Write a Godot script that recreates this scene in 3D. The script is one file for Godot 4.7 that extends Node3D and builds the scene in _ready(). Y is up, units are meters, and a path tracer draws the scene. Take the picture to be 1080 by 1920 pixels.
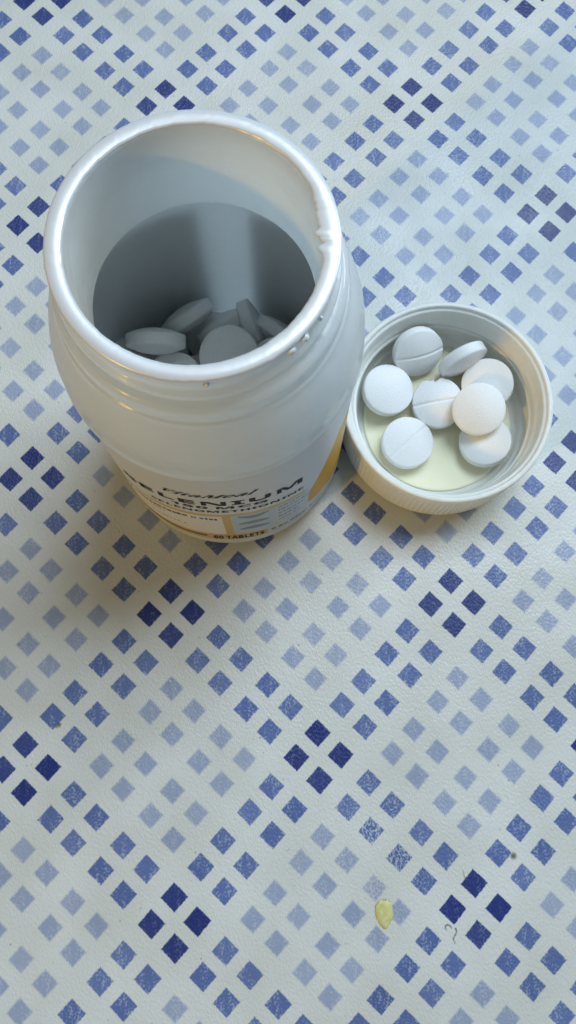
extends Node3D
# A white supplement bottle and its upturned cap with tablets on a printed tablecloth.
# All sizes below are in layout units; K turns one unit into metres.
const K := 0.0008125
const CAP_AT := Vector3(33.0, 0.0, -80.2)
const BOTTLE_AT := Vector3(-18.2, 0.3, -77.4)
const MOUTH_AT := Vector3(-20.3, 0.0, -77.4)

var rng := RandomNumberGenerator.new()
var taken := {}
var plastic: StandardMaterial3D
var cap_plastic: StandardMaterial3D
var chalk: StandardMaterial3D
var ink: StandardMaterial3D


func _ready() -> void:
	rng.seed = 77
	set_camera()
	set_light()
	make_materials()
	make_tablecloth()
	make_bottle()
	make_cap()
	make_tablets()
	make_crumb()


func set_camera() -> void:
	var cam := Camera3D.new()
	cam.name = "camera"
	cam.fov = 58.9
	cam.near = 0.005
	cam.far = 5.0
	var x := Vector3(0.998978, 0.023572, 0.038574)
	var y := Vector3(0.032565, 0.216605, -0.975716)
	var z := Vector3(-0.031355, 0.975975, 0.215616)
	cam.transform = Transform3D(Basis(x, y, z).orthonormalized(), Vector3(-11.935, 218.27, -10.293) * K)
	var lens := CameraAttributesPhysical.new()
	lens.frustum_focal_length = 21.257
	lens.frustum_focus_distance = 0.148
	lens.frustum_near = 0.005
	lens.frustum_far = 5.0
	lens.exposure_aperture = 50.0
	cam.attributes = lens
	add_child(cam)
	cam.current = true


func set_light() -> void:
	var e := Environment.new()
	e.background_mode = Environment.BG_COLOR
	e.background_color = Color(0.36, 0.405, 0.43)
	e.tonemap_mode = Environment.TONE_MAPPER_LINEAR
	e.tonemap_exposure = 1.0
	e.sdfgi_enabled = true
	e.ssao_enabled = true
	e.ssil_enabled = true
	var w := WorldEnvironment.new()
	w.name = "room_environment"
	w.environment = e
	add_child(w)
	# the cool lamp of the ceiling, up behind the bottle and a little to the right
	var a := AreaLight3D.new()
	a.name = "ceiling_lamp"
	a.area_size = Vector2(0.5, 0.5)
	a.light_color = Color(0.86, 0.935, 1.0)
	a.light_energy = 0.88
	a.area_range = 4.0
	a.area_attenuation = 2.0
	a.shadow_enabled = true
	add_child(a)
	a.look_at_from_position(Vector3(0.27, 0.98, -0.48), Vector3(0, 0, -0.06), Vector3(0, 0, -1))
	# daylight from a window on the right
	var win := AreaLight3D.new()
	win.name = "window_light"
	win.area_size = Vector2(0.34, 0.42)
	win.light_color = Color(0.86, 0.94, 1.0)
	win.light_energy = 0.55
	win.area_range = 4.0
	win.area_attenuation = 2.0
	win.shadow_enabled = true
	add_child(win)
	win.look_at_from_position(Vector3(0.86, 0.46, -0.50), Vector3(0, 0.05, -0.06), Vector3.UP)
	# the small warm lamp, low on the left in front
	var o := OmniLight3D.new()
	o.name = "warm_lamp"
	o.light_color = Color(1.0, 0.79, 0.28)
	o.light_energy = 0.43
	o.light_size = 0.04
	o.omni_range = 4.0
	o.omni_attenuation = 2.0
	o.shadow_enabled = true
	o.position = Vector3(-0.84, 0.47, 0.62)
	add_child(o)


# ---------------------------------------------------------------- helpers

func numbered(called: String) -> String:
	if not taken.has(called):
		taken[called] = 0
		return called
	taken[called] += 1
	return "%s_%03d" % [called, taken[called]]


func tag(o: Node3D, label: String, category: String, group := "", kind := "") -> void:
	if label:
		o.set_meta("label", label)
	if category:
		o.set_meta("category", category)
	if group:
		o.set_meta("group", group)
	if kind:
		o.set_meta("kind", kind)


func base(called: String, at: Vector3) -> Node3D:
	var o := Node3D.new()
	o.name = numbered(called)
	o.position = at * K
	add_child(o)
	return o


func put(called: String, mesh: Mesh, mat: Material, parent: Node3D) -> MeshInstance3D:
	var o := MeshInstance3D.new()
	o.name = called
	o.mesh = mesh
	o.material_override = mat
	parent.add_child(o, true)
	return o


# A grid of points closed round the axis: rows of (n + 1) points, rows running up the outside. Smooth normals.
func skin(rows: Array, us: Array = []) -> ArrayMesh:
	var st := SurfaceTool.new()
	st.begin(Mesh.PRIMITIVE_TRIANGLES)
	st.set_smooth_group(0)
	for k in rows.size() - 1:
		var p: PackedVector3Array = rows[k]
		var q: PackedVector3Array = rows[k + 1]
		for i in p.size() - 1:
			var va := 1.0 - float(k) / (rows.size() - 1)
			var vb := 1.0 - float(k + 1) / (rows.size() - 1)
			var u0 := float(i) / (p.size() - 1)
			var u1 := float(i + 1) / (p.size() - 1)
			var tri := [[p[i], u0, va], [q[i], u0, vb], [q[i + 1], u1, vb], [p[i], u0, va], [q[i + 1], u1, vb], [p[i + 1], u1, va]]
			for half in 2:
				var a: Vector3 = tri[half * 3][0]
				var b: Vector3 = tri[half * 3 + 1][0]
				var c: Vector3 = tri[half * 3 + 2][0]
				if (b - a).cross(c - a).length_squared() < 1e-22:
					continue
				for t in 3:
					st.set_uv(Vector2(tri[half * 3 + t][1], tri[half * 3 + t][2]))
					st.add_vertex(tri[half * 3 + t][0])
	st.generate_normals()
	return st.commit()


# profile: Vector2(radius, height); how names what moves a point's radius and height with the angle
func lathe(profile: Array, n: int, how := "", f: FastNoiseLite = null, scored := false, chipped := 0) -> ArrayMesh:
	var rows := []
	for pt in profile:
		var row := PackedVector3Array()
		for i in n + 1:
			var a := -PI + TAU * float(i % n) / n
			var c: Vector2 = pt
			match how:
				"torn": c = torn_edge(c.x, c.y, a, f)
				"ribbed": c = ribs(c.x, c.y, a)
				"tablet": c = tablet_cut(c.x, c.y, a, f, scored, chipped)
			row.append(Vector3(sin(a) * c.x, c.y, cos(a) * c.x) * K)
		rows.append(row)
	return skin(rows)


# rounds the corners of a profile; each entry is Vector3(radius, height, rounding)
func rounded(corners: Array, steps := 5) -> Array:
	var out := []
	for i in corners.size():
		var c: Vector3 = corners[i]
		var p := Vector2(c.x, c.y)
		if i == 0 or i == corners.size() - 1 or c.z <= 0.0:
			out.append(p)
			continue
		var before := Vector2(corners[i - 1].x, corners[i - 1].y)
		var after := Vector2(corners[i + 1].x, corners[i + 1].y)
		var a := p + (before - p).limit_length(minf(c.z, (before - p).length() * 0.48))
		var b := p + (after - p).limit_length(minf(c.z, (after - p).length() * 0.48))
		for s in steps + 1:
			var t := float(s) / steps
			out.append(a.lerp(p, t).lerp(p.lerp(b, t), t))
	return out


# long profile runs cut into short ones so that smoothing stays local
func dense(profile: Array, step: float) -> Array:
	var out := [profile[0]]
	for i in range(1, profile.size()):
		var a: Vector2 = profile[i - 1]
		var b: Vector2 = profile[i]
		var n := maxi(1, ceili(a.distance_to(b) / step))
		for k in n:
			out.append(a.lerp(b, float(k + 1) / n))
	return out


func noise(frequency: float, kind := FastNoiseLite.TYPE_SIMPLEX_SMOOTH, octaves := 3, at := 1) -> FastNoiseLite:
	var f := FastNoiseLite.new()
	f.noise_type = kind
	f.frequency = frequency
	f.fractal_octaves = octaves
	f.seed = at
	return f


func noise_texture(f: FastNoiseLite, side: int, low := Color.BLACK, high := Color.WHITE) -> NoiseTexture2D:
	var t := NoiseTexture2D.new()
	t.width = side
	t.height = side
	t.seamless = true
	t.noise = f
	var g := Gradient.new()
	g.set_color(0, low)
	g.set_color(1, high)
	t.color_ramp = g
	return t


func lin(r: float, g: float, b: float) -> Color:
	return Color(r, g, b).linear_to_srgb()


# ---------------------------------------------------------------- materials

func make_materials() -> void:
	plastic = StandardMaterial3D.new()
	plastic.resource_name = "white_plastic"
	plastic.albedo_color = lin(0.83, 0.835, 0.835)
	plastic.roughness = 0.16
	plastic.metallic_specular = 0.5
	plastic.heightmap_enabled = true
	plastic.heightmap_texture = noise_texture(noise(0.02, FastNoiseLite.TYPE_SIMPLEX_SMOOTH, 4, 5), 256)
	plastic.heightmap_scale = 0.012
	plastic.backlight_enabled = true
	plastic.backlight = Color(0.92, 0.945, 0.95)
	plastic.uv1_triplanar = true
	plastic.uv1_scale = Vector3.ONE * 45.0

	cap_plastic = StandardMaterial3D.new()
	cap_plastic.resource_name = "cap_plastic"
	cap_plastic.albedo_color = lin(0.84, 0.845, 0.80)
	cap_plastic.roughness = 0.38
	cap_plastic.backlight_enabled = true
	cap_plastic.backlight = Color(0.62, 0.62, 0.60)
	cap_plastic.heightmap_enabled = true
	cap_plastic.heightmap_texture = plastic.heightmap_texture
	cap_plastic.heightmap_scale = 0.01
	cap_plastic.uv1_triplanar = true
	cap_plastic.uv1_scale = Vector3.ONE * 60.0

	chalk = StandardMaterial3D.new()
	chalk.resource_name = "pressed_tablet"
	chalk.albedo_color = Color.WHITE
	chalk.albedo_texture = noise_texture(noise(0.06, FastNoiseLite.TYPE_SIMPLEX, 4, 9), 256, lin(0.83, 0.83, 0.82), lin(0.91, 0.91, 0.90))
	chalk.roughness = 0.85
	chalk.metallic_specular = 0.3
	chalk.heightmap_enabled = true
	chalk.heightmap_texture = noise_texture(noise(0.09, FastNoiseLite.TYPE_SIMPLEX, 4, 12), 256)
	chalk.heightmap_scale = 0.005
	chalk.uv1_triplanar = true
	chalk.uv1_scale = Vector3.ONE * 110.0

	ink = StandardMaterial3D.new()
	ink.resource_name = "charcoal_ink"
	ink.albedo_color = lin(0.035, 0.038, 0.046)
	ink.roughness = 0.75
	ink.metallic_specular = 0.25


# ---------------------------------------------------------------- tablecloth

const GROUP := 16.0      # pitch of the four-diamond groups
const LONG := 1.01887    # the print is a little longer than wide
const SIDE := 2048

func paint_cloth() -> Image:
	var span := Vector2(4.0 * 3.0 * sqrt(2.0) * GROUP, 4.0 * 3.0 * sqrt(2.0) * GROUP * LONG)
	var corner := Vector2(-135.0, -212.0)
	var bytes := PackedByteArray()
	bytes.resize(SIDE * SIDE * 3)
	# bare cloth
	var paper := Image.create(SIDE, SIDE, false, Image.FORMAT_RGB8)
	paper.fill(lin(0.655, 0.675, 0.66))
	bytes = paper.get_data()
	var grain := noise(0.16, FastNoiseLite.TYPE_SIMPLEX, 3, 21).get_seamless_image(512, 512)
	grain.convert(Image.FORMAT_L8)
	var g := grain.get_data()
	var ridges := noise(0.055, FastNoiseLite.TYPE_SIMPLEX, 3, 52)
	ridges.fractal_type = FastNoiseLite.FRACTAL_RIDGED
	var crackle := ridges.get_seamless_image(512, 1024)
	crackle.convert(Image.FORMAT_L8)
	crackle.resize(512, 512)
	crackle.rotate_90(CLOCKWISE)
	var cr := crackle.get_data()
	var thread := noise(0.03, FastNoiseLite.TYPE_SIMPLEX, 3, 33).get_seamless_image(1024, 1024)
	thread.convert(Image.FORMAT_L8)
	thread.resize(256, 1024)
	var th := thread.get_data()
	var shades := [Color(0.125, 0.18, 0.45), Color(0.325, 0.405, 0.63), Color(0.585, 0.63, 0.745)]
	var soft := [0.07, 0.09, 0.20]
	var scuffs := [Vector3(11.7, 17.2, 16.0), Vector3(16.0, 30.0, 10.0), Vector3(20.9, -137.7, 15.0), Vector3(-26.0, -20.0, 14.0), Vector3(8.0, -34.0, 13.0)]
	var scuff_by := [0.40, 0.26, 0.22, 0.12, 0.2]
	var scale := Vector2(SIDE / span.x, SIDE / span.y)
	for gi in range(-22, 23):
		for gj in range(-22, 23):
			for corner_of in 4:
				var i := gi + (0.2302 if corner_of % 2 else -0.2302)
				var j := gj + (0.2302 if corner_of / 2 else -0.2302)
				var at := Vector2((i - j) / sqrt(2.0) * GROUP, (i + j) / sqrt(2.0) * GROUP * LONG)
				var mid := Vector2(gi - gj, gi + gj) / sqrt(2.0) * GROUP * Vector2(1, LONG) - corner
				if mid.x < 0.0 or mid.y < 0.0 or mid.x >= span.x - 0.01 or mid.y >= span.y - 0.01:
					continue
				var kind := (0 if posmod(gi, 3) == 0 else 1) + (0 if posmod(gj, 3) == 0 else 1)
				var tone: Color = shades[kind]
				tone = tone.lightened(rng.randf_range(-0.02, 0.05)) if rng.randf() < 0.8 else tone.lightened(0.09)
				at += Vector2(rng.randf_range(-0.12, 0.12), rng.randf_range(-0.12, 0.12))
				var half: Vector2 = Vector2(3.13, 3.2) * [1.0, 0.985, 0.95][kind] * rng.randf_range(0.98, 1.02)
				var lean := rng.randf_range(-0.02, 0.02)
				var worn := 0.0
				for s in scuffs.size():
					worn += scuff_by[s] * exp(-Vector2(at.x - scuffs[s].x, at.y - scuffs[s].y).length_squared() / (scuffs[s].z * scuffs[s].z))
				worn += rng.randf_range(0.0, 0.08)
				var c := (at - corner) * scale
				var reach := Vector2i(ceili(half.x * scale.x * 1.15), ceili(half.y * scale.y * 1.15))
				for py in range(int(c.y) - reach.y, int(c.y) + reach.y + 1):
					var dv := (py + 0.5 - c.y) / scale.y
					var row := posmod(py, SIDE)
					for px in range(int(c.x) - reach.x, int(c.x) + reach.x + 1):
						var du := (px + 0.5 - c.x) / scale.x
						var col := posmod(px, SIDE)
						var fibre := th[(row >> 1) % 1024 * 256 + (col >> 1) % 256] / 255.0
						var speck := g[(row % 512) * 512 + col % 512] / 255.0
						var d: float = absf(du + dv * lean) / half.x + absf(dv - du * lean) / half.y + (speck - 0.5) * 0.07 + (fibre - 0.5) * 0.03
						if d > 1.15:
							continue
						var cover: float = 1.0 - smoothstep(1.0 - soft[kind], 1.0 + soft[kind] * 0.5, d)
						var crack := cr[(row % 512) * 512 + col % 512] / 255.0
						var bare := smoothstep(0.86 - worn * 0.75, 1.0 - worn * 0.70, crack * 0.8 + speck * 0.2)
						cover *= 1.0 - bare * clampf(0.25 + worn * 0.9, 0.0, 0.85)
						cover *= clampf(0.97 - [0.25, 0.5, 0.42][kind] * smoothstep(0.52, 0.80, speck * 0.6 + fibre * 0.4), 0.0, 1.0)
						if cover <= 0.01:
							continue
						var o := (row * SIDE + col) * 3
						bytes[o] = int(lerpf(bytes[o], tone.r * 255.0, cover))
						bytes[o + 1] = int(lerpf(bytes[o + 1], tone.g * 255.0, cover))
						bytes[o + 2] = int(lerpf(bytes[o + 2], tone.b * 255.0, cover))
	# small stains: specks and a few scratches where the coating is through
	var marks := []
	for n in 150:
		marks.append([Vector2(rng.randf_range(-80, 82), rng.randf_range(-200, 60)), rng.randf_range(0.10, 0.26), rng.randf_range(0.15, 0.45)])
	marks.append([Vector2(43.45, 23.64), 0.75, 0.75])
	marks.append([Vector2(-60.3, -9.6), 0.55, 0.7])
	marks.append([Vector2(-60.9, -9.2), 0.35, 0.5])
	for s in 26:   # a curled scratch by the dark group at the lower right
		var t := s / 25.0
		marks.append([Vector2(27.3 + 0.7 * cos(t * 4.0), 38.4 - 0.8 * sin(t * 3.4)), rng.randf_range(0.12, 0.26), rng.randf_range(0.05, 0.45)])
		marks.append([Vector2(28.9 - 0.5 * t + 0.3 * sin(t * 7.0), 38.4 + 3.2 * t), rng.randf_range(0.12, 0.24), rng.randf_range(0.05, 0.6)])
	for s in 12:
		marks.append([Vector2(31.6 + s * 0.05, 26.4 + s * 0.28), 0.14, 0.5])
	for m in marks:
		var c: Vector2 = (m[0] - corner) * scale
		var r: float = m[1] * scale.x
		for py in range(int(c.y - r) - 1, int(c.y + r) + 2):
			for px in range(int(c.x - r) - 1, int(c.x + r) + 2):
				var k := clampf(1.3 - Vector2(px - c.x, py - c.y).length() / r, 0.0, 1.0) * float(m[2])
				var o := (posmod(py, SIDE) * SIDE + posmod(px, SIDE)) * 3
				bytes[o] = int(lerpf(bytes[o], 62.0, k))
				bytes[o + 1] = int(lerpf(bytes[o + 1], 62.0, k))
				bytes[o + 2] = int(lerpf(bytes[o + 2], 52.0, k))
	return Image.create_from_data(SIDE, SIDE, false, Image.FORMAT_RGB8, bytes)


# embossed vinyl: fine pebbles with short upright threads
func emboss() -> ImageTexture:
	var a := noise(0.11, FastNoiseLite.TYPE_SIMPLEX, 3, 41).get_seamless_image(1024, 1024)
	a.convert(Image.FORMAT_L8)
	var b := noise(0.11, FastNoiseLite.TYPE_SIMPLEX, 2, 43).get_seamless_image(1024, 1024)
	b.convert(Image.FORMAT_L8)
	b.resize(1024, 256)
	var wide := Image.create(1024, 1024, false, Image.FORMAT_L8)
	for k in 4:
		wide.blit_rect(b, Rect2i(0, 0, 1024, 256), Vector2i(0, k * 256))
	wide.rotate_90(CLOCKWISE)
	var pa := a.get_data()
	var pb := wide.get_data()
	var out := PackedByteArray()
	out.resize(1024 * 1024)
	for i in out.size():
		out[i] = int(pa[i] * 0.42 + pb[i] * 0.58)
	var im := Image.create_from_data(1024, 1024, false, Image.FORMAT_L8, out)
	var all := Image.create(2048, 2048, false, Image.FORMAT_L8)
	for k in 4:
		all.blit_rect(im, Rect2i(0, 0, 1024, 1024), Vector2i((k % 2) * 1024, (k / 2) * 1024))
	return ImageTexture.create_from_image(all)


func make_tablecloth() -> void:
	var m := StandardMaterial3D.new()
	m.resource_name = "printed_vinyl"
	m.albedo_texture = ImageTexture.create_from_image(paint_cloth())
	m.roughness = 1.0
	m.roughness_texture = noise_texture(noise(0.02, FastNoiseLite.TYPE_SIMPLEX_SMOOTH, 4, 19), 512, Color(0.28, 0.28, 0.28), Color(0.52, 0.52, 0.52))
	m.metallic_specular = 0.45
	m.heightmap_enabled = true
	m.heightmap_texture = emboss()
	m.heightmap_scale = 0.011
	m.detail_enabled = true
	m.detail_blend_mode = BaseMaterial3D.BLEND_MODE_MUL
	m.detail_uv_layer = BaseMaterial3D.DETAIL_UV_2
	m.detail_albedo = noise_texture(noise(0.012, FastNoiseLite.TYPE_SIMPLEX_SMOOTH, 5, 3), 512, Color(0.93, 0.925, 0.90), Color(1, 1, 1))
	var span := Vector2(4.0 * 3.0 * sqrt(2.0) * GROUP, 4.0 * 3.0 * sqrt(2.0) * GROUP * LONG)
	var corner := Vector2(-135.0, -212.0)
	var st := SurfaceTool.new()
	st.begin(Mesh.PRIMITIVE_TRIANGLES)
	var sag := noise(0.012, FastNoiseLite.TYPE_SIMPLEX_SMOOTH, 2, 8)
	var n := 90
	var lo := Vector2(-420, -520)
	var hi := Vector2(420, 330)
	for y in n:
		for x in n:
			var quad := []
			for d in [Vector2(0, 0), Vector2(1, 0), Vector2(1, 1), Vector2(0, 0), Vector2(1, 1), Vector2(0, 1)]:
				quad.append(lo + (hi - lo) * (Vector2(x, y) + d) / n)
			for p in quad:
				var near := smoothstep(45.0, 90.0, Vector2(p.x + 5, p.y + 78).length())
				st.set_uv((p - corner) / span)
				st.set_uv2(p / 170.0)
				st.add_vertex(Vector3(p.x, (sag.get_noise_2d(p.x, p.y) - 0.3) * 0.9 * near, p.y) * K)
	st.index()
	st.generate_normals()
	# turned-down hem, so that the cloth has an edge
	var o := MeshInstance3D.new()
	o.name = numbered("tablecloth")
	o.mesh = st.commit()
	o.material_override = m
	add_child(o)
	# the heightmap repeats more finely than the print
	m.uv1_scale = Vector3.ONE
	tag(o, "pale vinyl tablecloth printed with groups of four blue diamonds under the bottle and cap", "tablecloth")


# ---------------------------------------------------------------- bottle

const LABEL_R := 27.05
const LABEL_LOW := 4.5
const LABEL_HIGH := 64.1
const LABEL_FROM := -175.0   # the label's ends leave a bare strip at the back
const LABEL_TO := 163.0

func bottle_profile() -> Array:
	var outside := [Vector3(0, 0.9, 0), Vector3(20.5, 0.9, 1.0), Vector3(22.5, 0, 1.0), Vector3(25.2, 0, 2.5), Vector3(26.8, 3.2, 2.2), Vector3(26.9, 20, 0), Vector3(26.9, 45, 0), Vector3(26.9, 64.4, 0.3), Vector3(27.6, 65.2, 0.5), Vector3(27.6, 66.4, 0.5), Vector3(27.35, 67.4, 0.6),
		Vector3(27.1, 73.4, 2.5), Vector3(25.6, 80.0, 3.0), Vector3(23.9, 83.6, 1.0), Vector3(23.7, 84.6, 0.4), Vector3(23.2, 84.9, 0.3), Vector3(23.3, 88.6, 0.5), Vector3(22.5, 89.4, 0.4), Vector3(21.3, 89.6, 0.4), Vector3(21.3, 91.0, 0.3), Vector3(22.0, 91.6, 0.3), Vector3(22.0, 92.6, 0.3), Vector3(21.1, 93.2, 0.3), Vector3(20.9, 95.2, 0.4), Vector3(21.5, 95.9, 0.4),
		Vector3(21.5, 98.0, 0.7), Vector3(19.0, 98.0, 0.7), Vector3(18.8, 88.0, 0), Vector3(18.6, 77.4, 1.0), Vector3(20.4, 75.4, 1.2), Vector3(25.6, 71.5, 2.5), Vector3(25.5, 40, 0), Vector3(25.4, 4.0, 2.5), Vector3(22.0, 2.2, 2.0), Vector3(0, 2.2, 0)]
	return dense(rounded(outside), 2.4)


# the print is a little arched on the round bottle
func print_bend(turn: float, h: float) -> float:
	return (2.4 - 4.8 * minf(1.0, pow(turn / 42.0, 2.0))) * sin(PI * clampf((h - LABEL_LOW) / (LABEL_HIGH - LABEL_LOW), 0.0, 1.0))


func paint_box(im: Image, a0: float, a1: float, h0: float, h1: float, c: Color) -> void:
	var w := im.get_width()
	var h := im.get_height()
	var x0 := int((a0 - LABEL_FROM) / (LABEL_TO - LABEL_FROM) * w)
	var x1 := int((a1 - LABEL_FROM) / (LABEL_TO - LABEL_FROM) * w)
	var y0 := int((LABEL_HIGH - h1) / (LABEL_HIGH - LABEL_LOW) * h)
	var y1 := int((LABEL_HIGH - h0) / (LABEL_HIGH - LABEL_LOW) * h)
	im.fill_rect(Rect2i(x0, y0, maxi(1, x1 - x0), maxi(1, y1 - y0)), c)


func label_image() -> Image:
	var w := 2048
	var h := 512
	var im := Image.create(w, h, false, Image.FORMAT_RGB8)
	im.fill(lin(0.57, 0.585, 0.60))
	var gold := lin(0.50, 0.36, 0.11)
	var dark := lin(0.05, 0.048, 0.05)
	var slate := lin(0.16, 0.19, 0.22)
	paint_box(im, -82, 40, 8.0, 33.4, lin(0.50, 0.49, 0.45))
	paint_box(im, -82, 38, 31.6, 33.5, gold)
	paint_box(im, -80, -2, 14.2, 31.6, lin(0.66, 0.65, 0.63))
	paint_box(im, -2, 1.8, 13.8, 32, gold)
	paint_box(im, 2.4, 22.5, 14.6, 31.4, lin(0.40, 0.48, 0.55))
	paint_box(im, 23.2, 41, 14.6, 31.4, lin(0.46, 0.50, 0.53))
	paint_box(im, -90, 18, 8.6, 13.6, gold)
	paint_box(im, -90, -12, 10.4, 12.2, lin(0.12, 0.08, 0.04))
	# the blurred emblem in the pale blue panel: three curved strokes
	for s in 3:
		for d in 60:
			var t := d / 59.0
			var lens := sin(t * PI)
			var mid := 28.8 - s * 5.0 + (1.4 - lens * 1.4) * (1.0 if s == 0 else -0.4)
			paint_box(im, 5.0 + t * 14.0, 5.4 + t * 14.0, mid - 0.5 - lens * 1.0, mid + 0.5 + lens * 0.7, slate)
	# rows of small print
	var rows := [[24.0, 38.0, 30.0, 1.3], [24.0, 40.0, 27.2, 1.3], [24.0, 38.5, 24.2, 1.3], [24.0, 35.0, 21.2, 1.2], [24.0, 36.0, 18.0, 1.0], [-66.0, -4.0, 28.8, 2.0], [-66.0, -30.0, 26.0, 1.2], [20.0, 44.0, 10.8, 1.6], [-60.0, -20.0, 20.0, 1.0]]
	for r in rows:
		var a: float = r[0]
		while a < float(r[1]):
			var step := rng.randf_range(0.8, 2.6)
			paint_box(im, a, minf(a + step, r[1]), r[2] - r[3] * rng.randf_range(0.3, 0.55), r[2] + r[3] * rng.randf_range(0.3, 0.55), dark if r[3] > 1.3 else slate)
			a += step + (rng.randf_range(0.35, 0.7) if rng.randf() < 0.75 else 1.7)
	# the orange wedge on the right
	for k in 300:
		var a := 41.0 + k * 0.14
		var t := clampf((a - 41.0) / 20.0, 0.0, 1.0)
		paint_box(im, a, a + 0.3, lerpf(17.0, 12.0, t), lerpf(28.0, 50.0, t), lin(0.55, 0.29, 0.02))
	# the back of the label: a plain facts panel
	paint_box(im, 96, 158, 10, 60, lin(0.68, 0.68, 0.67))
	for k in 14:
		paint_box(im, 100, 154 - (k % 3) * 9, 57 - k * 3.2, 57.7 - k * 3.2, slate)
	return im


# flat lettering wrapped round the label: angles in degrees, from the front towards the right
func lettering(text: String, a0: float, a1: float, h0: float, h1: float, serif := false, slant := 0.0) -> ArrayMesh:
	var f := SystemFont.new()
	f.font_names = PackedStringArray(["Droid Serif" if serif else "Droid Sans"])
	f.font_weight = 700
	var t := TextMesh.new()
	t.text = text
	t.font = f
	t.font_size = 48
	t.pixel_size = 0.02
	t.depth = 0.0
	t.curve_step = 1.5
	var s := t.surface_get_arrays(0)
	var v: PackedVector3Array = s[Mesh.ARRAY_VERTEX]
	var idx: PackedInt32Array = s[Mesh.ARRAY_INDEX] if s[Mesh.ARRAY_INDEX] != null else PackedInt32Array(range(v.size()))
	var lo := Vector2(1e9, 1e9)
	var hi := -lo
	for p in v:
		lo = lo.min(Vector2(p.x + p.y * slant, p.y))
		hi = hi.max(Vector2(p.x + p.y * slant, p.y))
	var tris := []
	for i in range(0, idx.size(), 3):
		var tri := []
		for k in 3:
			var p := v[idx[i + k]]
			var q := (Vector2(p.x + p.y * slant, p.y) - lo) / (hi - lo)
			tri.append(Vector2(lerpf(a0, a1, q.x), lerpf(h0, h1, q.y)))
		tris.append(tri)
	var st := SurfaceTool.new()
	st.begin(Mesh.PRIMITIVE_TRIANGLES)
	while tris:
		var tri: Array = tris.pop_back()
		var longest := 0
		var most := 0.0
		for k in 3:
			var d: float = absf(tri[k].x - tri[(k + 1) % 3].x)
			if d > most:
				most = d
				longest = k
		if most > 3.0:
			var a: Vector2 = tri[longest]
			var b: Vector2 = tri[(longest + 1) % 3]
			var c: Vector2 = tri[(longest + 2) % 3]
			tris.append([a, (a + b) / 2.0, c])
			tris.append([(a + b) / 2.0, b, c])
			continue
		for p in tri:
			var a := deg_to_rad(p.x)
			st.set_normal(Vector3(sin(a), 0, cos(a)))
			st.add_vertex(Vector3(sin(a) * (LABEL_R + 0.09), p.y + print_bend(p.x, p.y), cos(a) * (LABEL_R + 0.09)) * K)
	return st.commit()


func scrap(size: Vector3, at: int) -> ArrayMesh:
	var rows := []
	var f := noise(0.55, FastNoiseLite.TYPE_SIMPLEX, 2, at)
	for k in 6:
		var row := PackedVector3Array()
		for i in 9:
			var a := (i % 8) * TAU / 8.0
			var b := -PI / 2 + PI * k / 5.0
			var p := Vector3(sin(a) * cos(b), sin(b), cos(a) * cos(b))
			row.append(p * size * (1.0 + 0.7 * f.get_noise_3dv(p * 1.6)) * K)
		rows.append(row)
	return skin(rows)


func torn_edge(r: float, h: float, a: float, torn: FastNoiseLite) -> Vector2:
	var n := torn.get_noise_2d(cos(a) * 3.0, sin(a) * 3.0)
	var flap := exp(-pow((a - 1.66) / 0.24, 4.0))
	if r < 19.9:
		return Vector2(r - flap * (0.85 + 1.3 * torn.get_noise_1d(a * 3.2)) + n * 0.08, h - flap * 0.1)
	if r > 21.0:
		return Vector2(r + maxf(0.0, n) * 0.14, h - maxf(0.0, n) * 0.12)
	return Vector2(r, h + n * 0.04)


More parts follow.
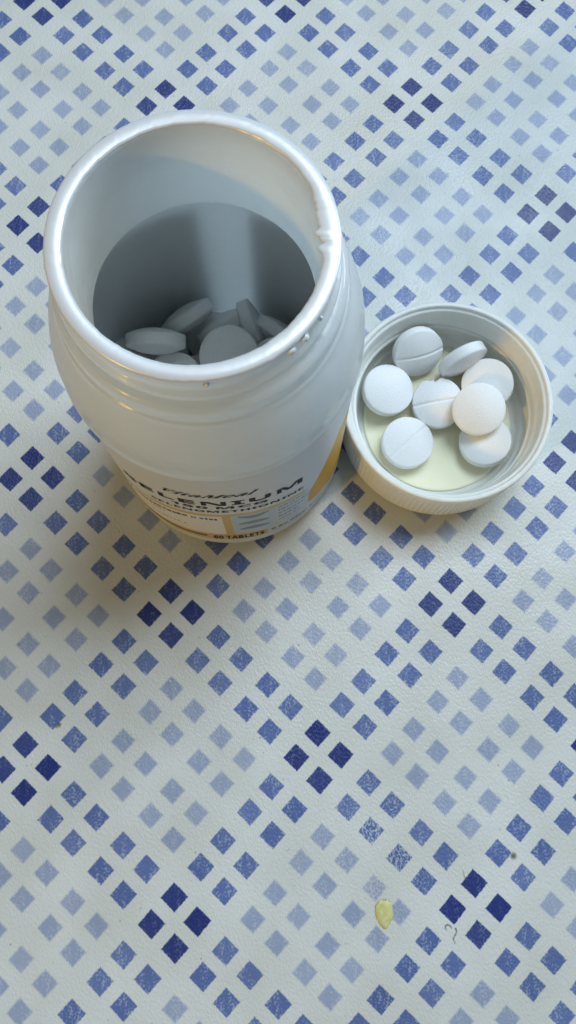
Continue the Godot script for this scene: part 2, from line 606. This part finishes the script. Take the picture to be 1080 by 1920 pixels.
func make_bottle() -> void:
	var b := base("supplement_bottle", BOTTLE_AT)
	b.rotation.z = 0.0215
	tag(b, "open white plastic supplement bottle with grey and gold selenium label, half full of tablets", "bottle")
	put("bottle_shell", lathe(bottle_profile(), 160), plastic, b)

	var paper := StandardMaterial3D.new()
	paper.resource_name = "label_paper"
	paper.albedo_texture = ImageTexture.create_from_image(label_image())
	paper.roughness = 0.42
	var sheet := SurfaceTool.new()
	sheet.begin(Mesh.PRIMITIVE_TRIANGLES)
	for k in 24:
		for i in 144:
			for d in [Vector2(0, 0), Vector2(0, 1), Vector2(1, 1), Vector2(0, 0), Vector2(1, 1), Vector2(1, 0)]:
				var turn := lerpf(LABEL_FROM, LABEL_TO, (i + d.x) / 144.0)
				var h := lerpf(LABEL_LOW, LABEL_HIGH, (k + d.y) / 24.0)
				var a := deg_to_rad(turn)
				sheet.set_uv(Vector2((i + d.x) / 144.0, 1.0 - (h - print_bend(turn, h) - LABEL_LOW) / (LABEL_HIGH - LABEL_LOW)))
				sheet.set_normal(Vector3(sin(a), 0, cos(a)))
				sheet.add_vertex(Vector3(sin(a) * LABEL_R, h, cos(a) * LABEL_R) * K)
	var label := put("label", sheet.commit(), paper, b)
	put("lettering", lettering("VitaMeal", -24, 16, 49.2, 51.9, true, 0.6), ink, label)
	put("lettering", lettering("SELENIUM", -47, 36, 42.3, 45.5), ink, label)
	put("lettering", lettering("150 MCG", -23, 19, 39.2, 41.0), ink, label)
	put("lettering", lettering("SELENOMETHIONINE", -34, 37, 35.9, 37.4), ink, label)
	put("lettering", lettering("60 TABLETS", -9, 16, 9.4, 12.6), ink, label)

	# what is left of the foil seal: a torn paper ring on the lip and scraps hanging over its edge
	var foil := StandardMaterial3D.new()
	foil.resource_name = "seal_paper"
	foil.albedo_color = lin(0.78, 0.79, 0.80)
	foil.metallic = 0.2
	foil.roughness = 0.33
	foil.heightmap_enabled = true
	foil.heightmap_texture = plastic.heightmap_texture
	foil.heightmap_scale = 0.0003
	foil.uv1_triplanar = true
	foil.uv1_scale = Vector3.ONE * 200.0
	var torn := noise(2.2, FastNoiseLite.TYPE_SIMPLEX, 4, 61)
	var ring := [Vector2(21.55, 97.75), Vector2(21.6, 98.1), Vector2(21.3, 98.3), Vector2(20.5, 98.38), Vector2(19.5, 98.3), Vector2(19.1, 98.15), Vector2(19.1, 97.9)]
	var seal := put("seal_residue", lathe(ring, 360, "torn", torn), foil, b)
	var silver := StandardMaterial3D.new()
	silver.resource_name = "seal_foil"
	silver.albedo_color = lin(0.72, 0.73, 0.75)
	silver.metallic = 0.55
	silver.roughness = 0.3
	for s in [[4.0, 0.5, 0.5, 96.9], [39.0, 0.65, 0.65, 96.6], [46.0, 0.8, 0.7, 96.7], [56.0, 0.45, 0.45, 96.8]]:
		var a := deg_to_rad(s[0])
		var o := put("foil_scrap", scrap(Vector3(s[1], s[2], s[2] * 0.8), int(s[0]) + 300), silver if s[0] < 10.0 else foil, seal)
		o.position = Vector3(sin(a) * 21.75, s[3], cos(a) * 21.7) * K
		o.rotation.y = a


# ---------------------------------------------------------------- cap

func ribs(r: float, h: float, a: float) -> Vector2:
	if r > 23.6 and h > 1.4 and h < 14.9:
		var fade := smoothstep(1.4, 2.6, h) * (1.0 - smoothstep(13.9, 14.9, h))
		return Vector2(r - 0.20 * fade * (0.5 + 0.5 * cos(a * 120.0)), h)
	return Vector2(r, h)


func make_cap() -> void:
	var c := base("bottle_cap", CAP_AT)
	tag(c, "white ribbed screw cap lying upside down beside the bottle, holding eight tablets", "bottle cap")
	var profile := dense(rounded([Vector3(0, 0.4, 0), Vector3(20.0, 0.4, 0.5), Vector3(21.5, 0, 0.8), Vector3(23.2, 0, 1.5), Vector3(24.1, 1.6, 1.2), Vector3(24.5, 14.6, 0.5), Vector3(24.75, 15.2, 0.4), Vector3(24.75, 18.0, 0.55), Vector3(23.5, 18.0, 0.4), Vector3(23.3, 17.2, 0.3), Vector3(22.6, 17.1, 0.4),
		Vector3(22.2, 14.0, 0.8), Vector3(21.6, 12.8, 0.6), Vector3(21.3, 6.5, 0.8), Vector3(20.2, 5.6, 0.5), Vector3(19.6, 3.4, 1.6), Vector3(17.5, 2.6, 1.0), Vector3(0, 2.6, 0)]), 1.6)
	put("cap_shell", lathe(profile, 960, "ribbed"), cap_plastic, c)
	# the screw thread inside: one and a quarter turns of a low rounded ridge
	var rows := []
	var turns := 200
	for k in 7:
		var b := PI * (k / 6.0)
		var row := PackedVector3Array()
		for i in turns + 1:
			var t := float(i) / turns
			var a := -2.2 + t * TAU * 1.25
			var ends := minf(1.0, minf(t, 1.0 - t) * 14.0)
			var r := 21.75 - 0.85 * sin(b) * ends
			row.append(Vector3(sin(a) * r, 8.0 + t * 4.2 - cos(b) * 0.75, cos(a) * r) * K)
		rows.append(row)
	rows.reverse()
	put("screw_thread", skin(rows), cap_plastic, c)
	var liner := StandardMaterial3D.new()
	liner.resource_name = "liner_card"
	liner.albedo_color = lin(0.87, 0.83, 0.60)
	liner.roughness = 0.6
	put("liner", lathe(dense(rounded([Vector3(18.2, 2.7, 0), Vector3(18.4, 3.3, 0.2), Vector3(17.9, 3.5, 0.2), Vector3(0, 3.5, 0)]), 2.0), 96), liner, c)


# ---------------------------------------------------------------- tablets

const TABLET_R := 6.25

func tablet_cut(r: float, h: float, a: float, f: FastNoiseLite, scored: bool, chipped: int) -> Vector2:
	if scored and h > 0.9:
		h -= 0.34 * maxf(0.0, 1.0 - absf(cos(a) * r) / 0.5)
	if chipped:
		var d := wrapf(a - 2.7, -PI, PI)
		var bite := (1.3 + 2.0 * f.get_noise_1d(a * 3.0)) * exp(-pow(d / 0.62, 4.0)) * (1.0 if h > 0.0 else 0.45)
		var most := TABLET_R - maxf(0.0, bite)
		if r > most:
			h -= signf(h) * minf(absf(h) * 0.5, (r - most) * 0.7)
			r = most + (r - most) * 0.25 + 0.15 * f.get_noise_2d(a * 6.0, h)
	return Vector2(r, h)


func tablet_mesh(around: int, rings: int, scored: bool, chipped: int) -> ArrayMesh:
	var f := noise(0.5, FastNoiseLite.TYPE_SIMPLEX, 1, 70 + chipped)
	var profile := []
	for side in [-1, 1]:
		var part := []
		for k in rings + 1:
			var r := TABLET_R * 0.975 * k / rings
			part.append(Vector2(r, side * (1.22 + 1.5 * (1.0 - pow(r / TABLET_R, 2.0)))))
		part.append(Vector2(TABLET_R, side * 1.14))
		part.append(Vector2(TABLET_R, side * 0.6))
		if side > 0:
			part.reverse()
		profile.append_array(part)
	return lathe(profile, around, "tablet", f, scored, chipped)


# at: centre; up: where the tablet's scored face looks; spin: how the score line lies
func tablet(mesh: Mesh, at: Vector3, up: Vector3, spin: float, label: String, group: String) -> void:
	var o := MeshInstance3D.new()
	o.name = numbered("tablet")
	o.mesh = mesh
	o.material_override = chalk
	var y := up.normalized()
	var x := Vector3(cos(deg_to_rad(spin)), 0, -sin(deg_to_rad(spin)))
	x = (x - y * x.dot(y)).normalized()
	o.transform = Transform3D(Basis(x, y, x.cross(y)), at * K)
	add_child(o)
	tag(o, label, "tablet", group)


func make_tablets() -> void:
	var plain := tablet_mesh(96, 14, false, 0)
	var scored := tablet_mesh(192, 40, true, 0)
	var broken := tablet_mesh(192, 40, true, 1)
	var worn := tablet_mesh(160, 20, false, 2)
	var g := "white tablets lying in the upturned cap"
	var c := CAP_AT
	tablet(scored, c + Vector3(-4.8, 9.6, -15.6), Vector3(0.22, 0.62, 0.76), 12, "scored white tablet leaning on the far wall of the cap", g)
	tablet(plain, c + Vector3(6.2, 9.4, -13.2), Vector3(0.42, 0.02, 0.90), 0, "white tablet standing on edge, its rim seen, between far wall and middle of cap", g)
	tablet(plain, c + Vector3(-12.6, 7.9, -6.3), Vector3(0.16, 0.98, 0.06), 0, "smooth round white tablet on the bottle side of the cap, no score line", g)
	tablet(broken, c + Vector3(-0.3, 6.8, -3.0), Vector3(-0.05, 0.97, 0.12), 8, "scored white tablet with crumbled edge in the middle of the cap", g)
	tablet(scored, c + Vector3(-8.4, 6.6, 6.9), Vector3(0.03, 0.99, 0.05), 40, "scored white tablet lying flat and alone at the near side of the cap", g)
	tablet(plain, c + Vector3(11.9, 9.2, -6.6), Vector3(-0.30, 0.92, 0.10), 0, "white tablet behind the topmost one, against the right wall of the cap", g)
	tablet(plain, c + Vector3(8.5, 11.9, 0.6), Vector3(-0.12, 0.97, 0.20), 0, "topmost white tablet in the cap, lying across two others", g)
	tablet(plain, c + Vector3(10.6, 7.0, 7.3), Vector3(-0.20, 0.97, -0.06), 0, "white tablet half hidden under the topmost one, near right wall of cap", g)

	g = "white tablets on top of the pile in the bottle"
	var m := MOUTH_AT
	tablet(worn, m + Vector3(-12.1, 41.0, -9.4), Vector3(0.05, 0.29, -0.95), 0, "tablet standing on edge at the left of the heap in the bottle", g)
	tablet(plain, m + Vector3(3.1, 39.0, -6.6), Vector3(-0.05, 0.86, 0.50), 0, "big round tablet face up, nearest the front lip inside the bottle", g)
	tablet(plain, m + Vector3(-6.2, 32.5, -18.2), Vector3(-0.52, 0.40, -0.76), 0, "slanting tablet reaching highest up the far wall inside the bottle", g)
	tablet(plain, m + Vector3(1.2, 29.0, -17.6), Vector3(-0.45, 0.45, -0.76), 0, "slanting tablet just right of the highest one in the bottle", g)
	tablet(plain, m + Vector3(8.0, 29.0, -17.3), Vector3(0.93, 0.22, -0.25), 0, "narrow upright tablet on edge in the middle of the back row in bottle", g)
	tablet(plain, m + Vector3(14.2, 29.5, -14.8), Vector3(0.62, 0.25, -0.74), 0, "rightmost tablet inside the bottle, slanting against its wall", g)
	tablet(plain, m + Vector3(-8.6, 35.0, -2.6), Vector3(-0.1, 0.90, 0.35), 0, "tablet under the left edge-standing one, cut off by the bottle's lip", g)
	tablet(plain, m + Vector3(-17.6, 33.0, -8.0), Vector3(0.5, 0.7, -0.4), 0, "leftmost tablet in the bottle, only a corner showing by the lip", g)
	tablet(plain, m + Vector3(13.6, 34.0, -6.0), Vector3(0.35, 0.8, 0.3), 0, "tablet at the right front in the bottle, mostly hidden by the lip", g)

	# the rest of the filling, a mass that nobody could count from outside
	var low := tablet_mesh(28, 4, false, 0)
	var where: Array[Transform3D] = []
	for layer in 6:
		for k in 12:
			var outer := k < 9
			var a := (k * TAU / 9.0 if outer else k * TAU / 3.0) + layer * 0.37
			var r := 18.6 if outer else 6.8
			var at := Vector3(sin(a) * r, 5.6 + layer * 5.0 + rng.randf_range(-0.8, 0.8), cos(a) * r)
			if at.y > 25.0 + (at.z + 14.0) * 0.45:
				continue
			var tilt := Basis(Vector3(rng.randf_range(-1, 1), 0, rng.randf_range(-1, 1)).normalized(), rng.randf_range(0.05, 0.42))
			where.append(Transform3D(tilt, (at + m) * K))
	var mm := MultiMesh.new()
	mm.transform_format = MultiMesh.TRANSFORM_3D
	mm.mesh = low
	mm.instance_count = where.size()
	for i in where.size():
		mm.set_instance_transform(i, where[i])
	var pile := MultiMeshInstance3D.new()
	pile.name = numbered("tablet_filling")
	pile.multimesh = mm
	pile.material_override = chalk
	add_child(pile)
	tag(pile, "mass of white tablets filling the bottle under the top ones", "tablets", "", "stuff")


# ---------------------------------------------------------------- crumb

func make_crumb() -> void:
	var m := StandardMaterial3D.new()
	m.resource_name = "yellow_crumb"
	m.albedo_texture = noise_texture(noise(0.03, FastNoiseLite.TYPE_SIMPLEX, 3, 90), 128, lin(0.60, 0.54, 0.15), lin(0.72, 0.71, 0.40))
	m.uv1_triplanar = true
	m.uv1_scale = Vector3.ONE * 160.0
	m.roughness = 0.5
	m.backlight_enabled = true
	m.backlight = Color(0.5, 0.5, 0.4)
	var f := noise(0.6, FastNoiseLite.TYPE_SIMPLEX, 3, 15)
	var rows := []
	for k in 15:
		var b := -PI / 2 + PI * k / 14.0
		var row := PackedVector3Array()
		for i in 41:
			var a := (i % 40) * TAU / 40.0
			var p := Vector3(sin(a) * cos(b), sin(b), cos(a) * cos(b))
			p.z = p.z if p.z > 0.0 else -pow(-p.z, 0.6)
			var narrow := 1.0 - 0.42 * smoothstep(0.0, 1.0, p.z)
			row.append((Vector3(signf(p.x) * pow(absf(p.x), 0.85) * 2.0 * narrow, maxf(0.02, 0.34 * p.y + 0.04), p.z * 3.1) * (1.0 + 0.12 * f.get_noise_3dv(p * 3.0))) * K)
		rows.append(row)
	var o := MeshInstance3D.new()
	o.name = numbered("crumb")
	o.mesh = skin(rows)
	o.material_override = m
	o.position = Vector3(13.2, 0.0, 34.9) * K
	add_child(o)
	tag(o, "small yellow crumb lying on the tablecloth in front of the bottle", "crumb")
